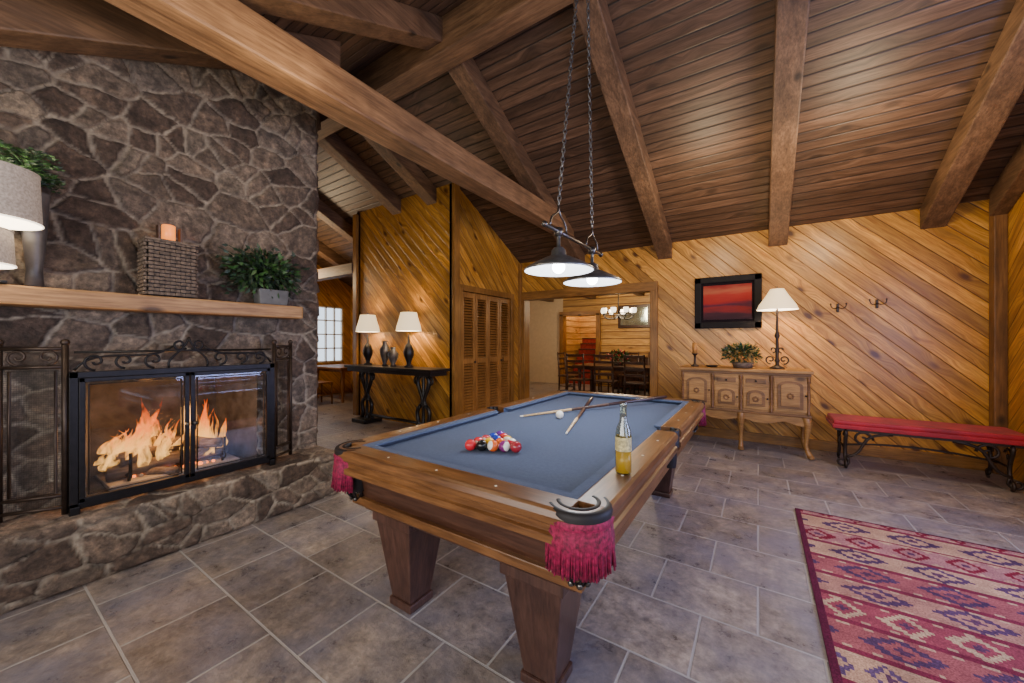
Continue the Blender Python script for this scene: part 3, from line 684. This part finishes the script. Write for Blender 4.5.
for lx in (X0+.31,X1-.31):
    for ly in (Y0+.27,Y1-.27):
        b.box((lx,ly,.455),(.27,.27,.05),m_leg,bev=.006)
        b.box((lx,ly,.235),(.135,.135,.39),m_leg,top=(1.8,1.8),bev=.006)
        b.box((lx,ly,.02),(.155,.155,.04),m_leg,bev=.008)
b.finish()
bc=[(.75,.45,.02),(.02,.05,.4),(.6,.02,.03),(.12,.02,.25),(.7,.12,.02),(.55,.03,.03),(.3,.02,.03),(.01,.01,.01),(.75,.45,.02),(.02,.05,.4),(.6,.02,.03),(.2,.02,.15),(.7,.12,.02),(.5,.03,.05),(.5,.02,.05)]
mw=pmat('ball_white',(.8,.77,.68),.08,var=.02); bm_=[pmat('ball_%d'%i,c,.08,var=.03) for i,c in enumerate(bc)]
b=B('billiard_balls'); r=.0286; k=0; A=math.radians(-35); c0=Vector((-1.22,1.46))
order=list(range(15)); random.shuffle(order)
for row in range(5):
    for j in range(row+1):
        p=Vector(((j-row/2)*2*r*1.02,row*r*1.77)); p=Vector((p.x*math.cos(A)-p.y*math.sin(A),p.x*math.sin(A)+p.y*math.cos(A)))+c0
        n0=len(b.bm.faces); b.sphere((0,0,0),r,bm_[order[k]],n=20)
        fs=list(b.bm.faces)[n0:]
        R=Euler((random.random()*6,random.random()*6,0)).to_matrix()
        if order[k]>=8:
            wi=b.mi(mw)
            for f in fs:
                if abs(f.calc_center_median().z)>r*.65: f.material_index=wi
        vs=set(v for f in fs for v in f.verts)
        for v in vs: v.co=R@v.co+Vector((p.x,p.y,.7655+r))
        k+=1
b.finish(weld=False)
b=B('cue_ball'); b.sphere((-1.19,2.42,.7655+r),r,mw,n=24); b.finish()
def cue(name,p0,p1):
    b=B(name); p0=Vector(p0);p1=Vector(p1); L=lambda t:p0.lerp(p1,t)
    b.tube([p0,L(.02),L(.45)],[.012,.0145,.0125],m_cueb,12); b.tube([L(.45),L(.70)],[.0125,.0105],m_darkwood,12); b.tube([L(.70),L(.985)],[.0105,.0065],m_cue,12); b.tube([L(.985),p1],[.0065,.006],mw,12)
    b.finish()
cue('cue_stick',(-1.33,3.40,.781),(-.95,2.02,.775))
cue('cue_stick',(-.70,3.60,.818),(-1.45,2.30,.773))
b=B('beer_bottle')
b.lathe((-.445,1.47,.801),[(0,0),(.028,0),(.031,.006),(.031,.15),(.026,.178),(.0145,.205),(.013,.26),(.0145,.262),(.0145,.28),(.012,.282)],m_bottle,24)
b.lathe((-.445,1.47,.801),[(0,.004),(.0285,.006),(.0285,.085),(0,.085)],m_beer,20)
b.lathe((-.445,1.47,.801),[(.0315,.09),(.0315,.145)],m_label,24)
b.finish()
b=B('pool_table_light'); LX=-1.075
ys=(2.17,2.75)
for y in ys:
    b.lathe((LX,y,1.775),[(.222,0),(.226,.004),(.224,.012),(.16,.05),(.085,.085),(.05,.10),(.045,.135),(.03,.15),(.012,.155),(.012,.25)],m_shadeout,40)
    b.lathe((LX,y,1.775),[(.220,.001),(.156,.046),(.082,.08),(.0,.095)],m_white,40)
    b.sphere((LX,y,1.80),.042,m_bulb,n=14)
    b.lathe((LX,y,2.0),[(0,0),(.03,.0),(.03,.05),(0,.06)],m_pewter,16)
b.tube([(LX,1.98,2.03),(LX,2.94,2.03)],.012,m_pewter,10); b.sphere((LX,1.98,2.03),.02,m_pewter,n=10); b.sphere((LX,2.94,2.03),.02,m_pewter,n=10)
for s,y in ((1,2.17),(-1,2.75)):
    b.tube(bez((LX,y-.12*s,2.04),(LX,y-.1*s,2.16),(LX,y,2.1),(LX,y,2.2)),.007,m_pewter,6); b.tube(bez((LX,y+.12*s,2.04),(LX,y+.1*s,2.16),(LX,y,2.1),(LX,y,2.2)),.007,m_pewter,6)
def chain(p0,p1):
    p0=Vector(p0);p1=Vector(p1); d=p1-p0; L=d.length; n=int(L/.034); d.normalize(); u=d.orthogonal().normalized(); v=d.cross(u)
    for i in range(n):
        c=p0+d*(i+.5)*L/n; q=u if i%2 else v
        b.tube([c+d*.022*math.sin(2*PI*k/8)+q*.011*math.cos(2*PI*k/8) for k in range(8)],.0042,m_shadeout,4,closed=True)
chain((LX,2.17,2.2),(LX,2.50,ZR-.34)); chain((LX,2.75,2.2),(LX,2.66,ZR-.34))
b.finish()
for y in ys: light('pool_lamp','SPOT',(LX,y,1.77),36,(.93,.96,1),.08,rot=(0,0,0),spot=math.radians(155))

# ---------------------------------------------------------------- sideboard
b=B('carved_sideboard')
sx0,sx1,sy0,sy1=-.83,.48,5.27,5.74
b.bx(sx0-.03,sx1+.03,sy0-.03,sy1,.955,.99,m_side,.008); b.bx(sx0-.012,sx1+.012,sy0-.015,sy1,.925,.955,m_sidetrim,.008)
b.bx(sx0,sx1,sy0,sy1,.48,.93,m_side,.004); b.bx(sx0-.015,sx1+.015,sy0-.018,sy1,.465,.495,m_sidetrim,.008)
W=sx1-sx0; secs=[(0,.27),(.27,.5),(.5,.73),(.73,1)]
for i,(a,c) in enumerate(secs):
    xa,xb=sx0+W*a+.025,sx0+W*c-.025; xm=(xa+xb)/2
    if i in (1,2):
        b.bx(xa,xb,sy0-.014,sy0+.01,.80,.905,m_side,.006); b.bx(xa+.025,xb-.025,sy0-.022,sy0,.825,.88,m_sidetrim,.006); b.sphere((xm,sy0-.03,.852),.012,m_iron,n=8)
        z0,z1=.52,.78
    else: z0,z1=.52,.905
    b.bx(xa,xb,sy0-.014,sy0+.01,z0,z1,m_side,.006)
    w2=(xb-xa)/2-.035; pts=[(xm-w2,sy0-.014,z0+.035),(xm+w2,sy0-.014,z0+.035),(xm+w2,sy0-.014,z1-.09)]
    pts+=[(xm+w2*math.cos(t),sy0-.014,z1-.09+.055*math.sin(t)) for t in [PI*k/8 for k in range(1,8)]]+[(xm-w2,sy0-.014,z1-.09)]
    b.prism(pts,(0,-.012,0),m_sidetrim,.004)
    w3=w2-.03; pts=[(xm-w3,sy0-.026,z0+.065),(xm+w3,sy0-.026,z0+.065),(xm+w3,sy0-.026,z1-.1)]+[(xm+w3*math.cos(t),sy0-.026,z1-.1+.04*math.sin(t)) for t in [PI*k/8 for k in range(1,8)]]+[(xm-w3,sy0-.026,z1-.1)]
    b.prism(pts,(0,-.01,0),m_side,.004)
    b.sphere((xb-.012,sy0-.026,(z0+z1)/2),.011,m_iron,n=8)
    for k in range(8): 
        t=2*PI*k/8; b.sphere((xm+.025*math.cos(t),sy0-.037,(z0+z1)/2-.01+.025*math.sin(t)),.012,m_sidetrim,sc=(1,.5,1),n=8)
for a in (0,.27,.5,.73,1):
    x=sx0+W*a; x=max(sx0+.012,min(sx1-.012,x))
    b.lathe((x,sy0-.008,.50),[(.018,0),(.018,.03),(.011,.05),(.016,.12),(.018,.2),(.012,.34),(.018,.36),(.018,.42)],m_sidetrim,12)
pts=[(sx0+.02,sy0,.47),(sx1-.02,sy0,.47)]
for k in range(33):
    t=k/32; x=sx1-.02-(W-.04)*t; z=.41-.05*abs(math.cos(t*PI*3)); pts.append((x,sy0,z))
b.prism(pts,(0,.02,0),m_side)
for x,s in ((sx0+.04,-1),(sx0+W*.5,0),(sx1-.04,1)):
    for y,q in ((sy0+.03,-1),(sy1-.04,1)):
        if s==0 and q==1: continue
        b.tube(bez((x,y,.47),(x+s*.07,y+q*.04,.36),(x-s*.05,y-q*.03,.16),(x+s*.05,y+q*.02 if q<0 else y,.03),14),[.042,.044,.043,.04,.036,.032,.028,.025,.022,.02,.02,.021,.024,.027,.03],m_side,10)
        b.sphere((x+s*.05,y,.022),.035,m_side,sc=(1,1,.62),n=10)
b.finish()
tablelamp('buffet_lamp',(.19,5.50,.991),.97,.21,.07,.25,m_iron2,e=15,scroll=True)
b=B('flower_arrangement'); c=(-.16,5.45,.994)
b.lathe(c,[(0,0),(.1,0),(.12,.06),(.1,.07),(0,.06)],m_wicker,18); foliage(b,(c[0]-.02,c[1],c[2]+.17),(.20,.11,.11),620,.06,.013,[m_green,m_green2,m_flower],.5,.0)
b.finish()
b=B('candle_stand'); b.lathe((-.70,5.45,.991),[(0,0),(.05,0),(.05,.012),(.015,.03),(.012,.14),(.03,.16),(.045,.17),(0,.17)],m_iron2,18); b.lathe((-.70,5.45,1.162),[(0,0),(.03,0),(.03,.14),(0,.135)],m_cand2,18); b.finish()
b=B('decor_tray'); b.lathe((-.50,5.45,.991),[(0,0),(.05,0),(.08,.02),(.075,.022),(.05,.006),(0,.006)],m_black,24); b.finish()
b=B('framed_painting'); px0,px1,pz0,pz1=-.75,.04,1.50,2.21
y,t=5.805,.085
b.bx(px0,px1,y,5.848,pz0,pz0+t,m_frame,.01); b.bx(px0,px1,y,5.848,pz1-t,pz1,m_frame,.01); b.bx(px0,px0+t,y,5.848,pz0,pz1,m_frame,.01); b.bx(px1-t,px1,y,5.848,pz0,pz1,m_frame,.01)
b.bx(px0+.08,px1-.08,5.825,5.845,pz0+.08,pz1-.08,m_mat); b.bx(px0+.11,px1-.11,5.818,5.83,pz0+.12,pz1-.12,m_paint); b.finish()
for X,Z in ((.79,1.72),(1.13,1.75)):
    b=B('coat_hook'); b.bx(X-.012,X+.012,5.83,5.849,Z-.05,Z+.05,m_iron2,.004)
    for s in (-1,1): b.tube(bez((X,5.83,Z+.01),(X+s*.03,5.79,Z-.03),(X+s*.07,5.77,Z-.01),(X+s*.07,5.79,Z+.04)),.005,m_iron2,6); b.sphere((X+s*.07,5.79,Z+.045),.009,m_iron2,n=8)
    b.finish()
# bench
b=B('red_bench'); bx0,bx1,by0,by1=.66,1.98,5.12,5.58; SZ=.50
b.bx(bx0,bx1,by0,by1,SZ-.05,SZ,m_red,.018); 
b.bx(bx0-.01,bx1+.01,by0-.012,by1+.012,SZ-.085,SZ-.045,m_red,.008)
b.bx(bx0+.02,bx1-.02,by0+.02,by1-.02,SZ-.11,SZ-.085,m_iron2)
for x in (bx0+.1,bx1-.12):
    for y,s in ((by0+.03,-1),(by1-.03,1)):
        b.tube(bez((x,y,SZ-.1),(x,y+s*.08,.34),(x,y-s*.14,.22),(x,y+s*.02,.03),16),.016,m_iron2,8)
        b.tube(spiral((x,y+s*.0,.055),(0,s,0),(0,0,1),.045,.012,-PI*.5,PI*1.3,14),.012,m_iron2,6)
        b.tube(spiral((x,y-s*.05,.30),(0,s,0),(0,0,1),.07,.012,PI*.9,-PI*1.2,18),.010,m_iron2,6)
    b.tube([(x,by0+.1,.2),(x,by1-.1,.2)],.01,m_iron2,6)
    s=1 if x<1.2 else -1
    b.tube(bez((x,by0+.03,.12),(x+s*.2,by0+.03,.18),(x+s*.05,by0+.03,.38),(x+s*.35,by0+.03,SZ-.11)),.014,m_iron2,6)
    b.tube(spiral((x+s*.13,by0+.03,.32),(s,0,0),(0,0,1),.08,.015,0,PI*2.6,22),.011,m_iron2,6)
    b.tube(spiral((x-s*.03,by0+.03,.07),(s,0,0),(0,0,1),.06,.015,PI*.3,-PI*1.7,18),.012,m_iron2,6)
b.tube(bez((bx0+.1,5.35,.2),(1.1,5.35,.27),(1.5,5.35,.27),(bx1-.12,5.35,.2)),.011,m_iron2,6)
b.finish()
b=B('area_rug'); b.bx(.24,1.80,1.15,3.67,0.001,.012,m_rug,.003); b.finish()

# ---------------------------------------------------------------- louvered doors
b=B('door_louvered'); X=XA+.005
n=4; wd=(D1-D0)/n
for i in range(n):
    a=D0+i*wd+.004; c=a+wd-.008
    for y0_,y1_ in ((a,a+.05),(c-.05,c)): b.bx(X-.045,X-.01,y0_,y1_,.02,DH-.01,m_door,.003)
    for z0_,z1_ in ((.02,.14),(.98,1.06),(DH-.09,DH-.01)): b.bx(X-.045,X-.01,a+.05,c-.05,z0_,z1_,m_door,.003)
    for z0_,z1_ in ((.14,.98),(1.06,DH-.09)):
        k=int((z1_-z0_)/.042)
        for j in range(k): b.box((X-.028,(a+c)/2,z0_+(j+.5)*(z1_-z0_)/k),(.045,c-a-.1,.008),m_door,rot=(0,.65,0))
for i in (1,3): b.sphere((X+.01,D0+i*wd+(-.03 if i==1 else .03),1.0),.018,m_iron2,n=10)
b.finish()
b=B('trim_louvered_door'); b.bx(XA-.01,XA+.025,D0-.09,D0,0,DH+.09,m_trim,.004); b.bx(XA-.01,XA+.025,D1,D1+.09,0,DH+.09,m_trim,.004); b.bx(XA-.01,XA+.025,D0,D1,DH,DH+.09,m_trim,.004); b.finish()
# ---------------------------------------------------------------- console table
b=B('console_table'); cx0,cx1,cy0,cy1=-5.75,-3.72,3.62,4.0
b.bx(cx0,cx1,cy0,cy1,.89,.93,m_black,.006); b.bx(cx0+.04,cx1-.04,cy0+.03,cy1-.03,.83,.89,m_black,.004)
for x,s in ((cx0+.35,1),(cx1-.35,-1)):
    b.box((x,(cy0+cy1)/2,.03),(.34,.34,.06),m_black,bev=.008)
    for q in (-1,1):
        y=(cy0+cy1)/2
        b.tube(bez((x+q*.05,y,.83),(x+q*.26,y,.7),(x-q*.10,y,.5),(x+q*.06,y,.38)),[.03]*13,m_black,8)
        b.tube(bez((x+q*.06,y,.38),(x+q*.22,y,.26),(x+q*.02,y,.14),(x+q*.15,y,.06)),[.03]*13,m_black,8)
        b.tube(spiral((x+q*.13,y,.74),(q,0,0),(0,0,1),.07,.015,PI*.5,-PI*1.5,18),.018,m_black,8)
    b.lathe((x,y,.06),[(.05,0),(.03,.05),(.02,.3),(.045,.36),(.02,.42),(.025,.77)],m_black,14)
b.tube([(cx0+.35,y,.12),(cx1-.35,y,.12)],.022,m_black,8)
b.finish()
prof=[(0,0),(.07,0),(.07,.02),(.03,.04),(.035,.08),(.075,.18),(.08,.24),(.05,.33),(.02,.37),(.015,.45),(.006,.5)]
tablelamp('console_lamp',(-4.42,3.84,.93),.84,.19,.12,.28,m_black,prof=prof,e=14)
tablelamp('console_lamp',(-5.42,3.84,.93),.84,.19,.12,.28,m_black,prof=prof,e=14)
for x,h in ((-4.98,.40),(-4.78,.30)):
    b=B('ceramic_urn'); b.lathe((x,3.84,.931),[(0,0),(.05,0),(.03,.04),(.075,h*.45),(.085,h*.65),(.04,h*.85),(.035,h*.92),(.05,h),(.0,h*.98)],m_vase,20); b.finish()

# ---------------------------------------------------------------- chairs / dining
def chair(loc,rz,h=1.0,mat=m_darkwood):
    b=B('dining_chair')
    for x in(-.2,.2):
        b.tube([(x,-.2,0),(x,-.2,.44)],[.016,.022],mat,8); b.tube([(x,.2,0),(x,.19,.45),(x*.98,.24,h)],[.018,.022,.018],mat,8)
        b.tube([(x,-.2,.2),(x,.2,.2)],.012,mat,6)
    b.box((0,0,.455),(.46,.44,.035),mat,bev=.01); b.tube([(-.2,0,.2),(.2,0,.2)],.012,mat,6)
    for z in (.62,.75,.88,h-.04): b.box((0,.205+.04*(z-.45)/.5,z),(.4,.018,.055),mat,bev=.005)
    b.finish(loc=loc,rz=rz)
def table(name,c,L,Wd,mat=m_darkwood):
    b=B(name); b.box((c[0],c[1],.74),(L,Wd,.04),mat,bev=.01); b.box((c[0],c[1],.69),(L-.2,Wd-.2,.07),mat)
    for sx in(-1,1):
        for sy in(-1,1): b.lathe((c[0]+sx*(L/2-.14),c[1]+sy*(Wd/2-.14),0),[(.03,0),(.035,.04),(.025,.1),(.045,.35),(.03,.5),(.045,.6),(.045,.66)],mat,12)
    b.finish()
mch=wood('oak_chair',2,(.25,.1,.03),(.42,.2,.07))
table('breakfast_table',(-8.0,5.0),1.3,.9,mch)
chair((-7.75,4.28,0),PI,mat=mch); chair((-7.05,5.0,0),-PI/2,mat=mch); chair((-8.35,4.28,0),PI,mat=mch)
b=B('wall_dining_far'); b.bx(-3.95,1.5,10.6,10.72,0,2.75,m_logs); b.bx(-5.1,-3.95,10.6,10.72,2.1,2.75,m_logs); b.bx(-7.5,-5.1,10.6,10.72,0,2.75,m_wallp); b.finish()
b=B('wall_stair_back'); b.bx(-5.3,-3.8,12.1,12.2,0,2.75,m_logs); b.bx(-5.3,-5.18,10.72,12.1,0,2.75,m_logs); b.bx(-3.9,-3.8,10.72,12.1,0,2.75,m_logs); b.finish()
b=B('wall_dining_left'); b.bx(-7.6,-7.5,5.97,12,0,2.75,m_logs); b.finish()
b=B('wall_dining_right'); b.bx(1.5,1.6,5.97,12,0,2.75,m_logs); b.finish()
b=B('wall_dining_partition'); b.bx(-4.75,-4.65,5.97,7.6,0,2.75,m_wallp); b.bx(-4.76,-4.62,7.6,7.72,0,2.75,m_trim,.006);b.finish()
b=B('ceiling_dining'); b.bx(-7.6,1.6,5.97,12.2,2.75,2.85,m_ceil2); b.finish()
b=B('beam_dining'); 
for x in (-5.5,-4.1,-2.7,-1.3): b.bx(x-.08,x+.08,5.97,10.6,2.58,2.75,m_beamY,.01)
b.finish()
b=B('trim_stair_opening'); b.bx(-5.18,-5.06,10.5,10.76,0,2.15,m_trim,.006); b.bx(-3.99,-3.87,10.5,10.76,0,2.15,m_trim,.006); b.bx(-5.18,-3.87,10.5,10.76,2.1,2.24,m_trimX,.006); b.finish()
b=B('staircase')
for i in range(8): b.bx(-5.0,-4.05,10.84+.15*i,10.84+.15*(i+1)+.02,0,.18*(i+1),m_cutting); b.bx(-5.0,-4.05,10.82+.15*i,10.84+.15*(i+1),.18*(i+1)-.03,.18*(i+1),m_darkwood)
b.tube([(-4.08,10.82,0),(-4.08,10.82,1.1)],.045,m_trim,8); b.tube([(-4.08,10.82,1.0),(-4.08,11.95,2.3)],.03,m_trim,8)
b.finish()
table('dining_table',(-2.75,8.7),1.9,1.05)
for x in (-3.4,-2.75,-2.1): chair((x,7.9,0),PI,1.05); chair((x,9.5,0),0,1.05)
chair((-4.0,8.7,0),PI/2,1.05); chair((-1.5,8.7,0),-PI/2,1.05)
b=B('table_centerpiece'); c=(-2.75,8.7,.762)
b.lathe(c,[(0,0),(.1,0),(.13,.08),(.11,.09),(0,.08)],m_wicker,18); foliage(b,(c[0],c[1],c[2]+.18),(.28,.2,.14),260,.09,.02,[m_green,m_green,m_red],.4,0); b.finish()
b=B('chandelier'); c=(-2.75,8.7,1.98)
b.tube([(c[0],c[1],2.75),(c[0],c[1],1.9)],.012,m_iron,8); b.sphere((c[0],c[1],1.92),.05,m_iron,n=10)
for i in range(8):
    a=2*PI*i/8; e=(c[0]+.36*math.cos(a),c[1]+.36*math.sin(a),1.98)
    b.tube(bez((c[0],c[1],1.95),(c[0]+.15*math.cos(a),c[1]+.15*math.sin(a),1.8),(e[0],e[1],1.82),e,8),.010,m_iron,6)
    b.lathe(e,[(.0,0),(.05,.01),(.065,.06),(.06,.12)],m_lin,12)
b.tube([(c[0]+.36*math.cos(2*PI*i/24),c[1]+.36*math.sin(2*PI*i/24),1.97) for i in range(24)],.012,m_iron,6,closed=True)
b.finish()
b=B('wall_mirror'); b.bx(-3.35,-2.45,10.55,10.59,1.7,2.35,m_darkwood,.01); b.bx(-3.27,-2.53,10.54,10.56,1.78,2.27,pmat('mirror',(.5,.6,.55),.1,.8)); b.finish()
b=B('buffet_cabinet'); b.bx(-3.4,-2.2,10.1,10.55,.08,.9,m_darkwood,.01); b.bx(-3.45,-2.15,10.06,10.57,.9,.94,m_side,.008)
for i in range(3): b.bx(-3.36+i*.4,-3.0+i*.4,10.08,10.11,.15,.84,m_darkwood,.01); b.sphere((-3.03+i*.4,10.07,.55),.015,m_pewter,n=8)
for x in (-3.33,-2.27): b.box((x,10.32,.04),(.08,.35,.08),m_darkwood)
b.finish()

# ---------------------------------------------------------------- lights
light('chandelier_light','POINT',(-2.75,8.7,2.2),120,(1,.78,.5),.3)
light('stair_light','POINT',(-4.5,11.3,2.6),40,(1,.75,.5),.1)
light('dining_hall_light','POINT',(-5.6,7.5,2.3),50,(1,.8,.55),.15)
light('breakfast_light','POINT',(-7.6,3.6,2.6),90,(1,.75,.45),.2)
light('fire_glow','POINT',(-3.5,.8,.75),12,(1,.42,.12),.1)
light('daylight_near','AREA',(-.8,YN+.02,1.48),84,(1,.93,.84),3.2,rot=(PI/2,0,0),sy=1.3)
light('daylight_right','AREA',(XR-.02,2.8,1.5),92,(.42,.50,1),1.7,rot=(0,PI/2,0),sy=1.3)
light('daylight_right2','AREA',(XR-.02,.3,1.5),28,(.55,.65,1),1.7,rot=(0,PI/2,0),sy=1.3)
for X,Y,e in ((.8,4.3,52),(-.5,4.4,38),(-2.0,1.0,32)):
    light('warm_fill','POINT',(X,Y,2.7),e,(1,.78,.50),.15)  # added warm fill points floating below the rafters, no fixture there
w=bpy.data.worlds.new('World'); bpy.context.scene.world=w; w.use_nodes=True
bg=w.node_tree.nodes['Background']; bg.inputs[0].default_value=(.75,.86,1,1); bg.inputs[1].default_value=2.0

cam=bpy.data.cameras.new('Camera'); cam.lens=372/1024*36; cam.sensor_width=36; cam.clip_start=.05
co=bpy.data.objects.new('Camera',cam); bpy.context.collection.objects.link(co); co.location=(0,0,1.32); co.rotation_euler=(PI/2,0,math.radians(33.5))
bpy.context.scene.camera=co
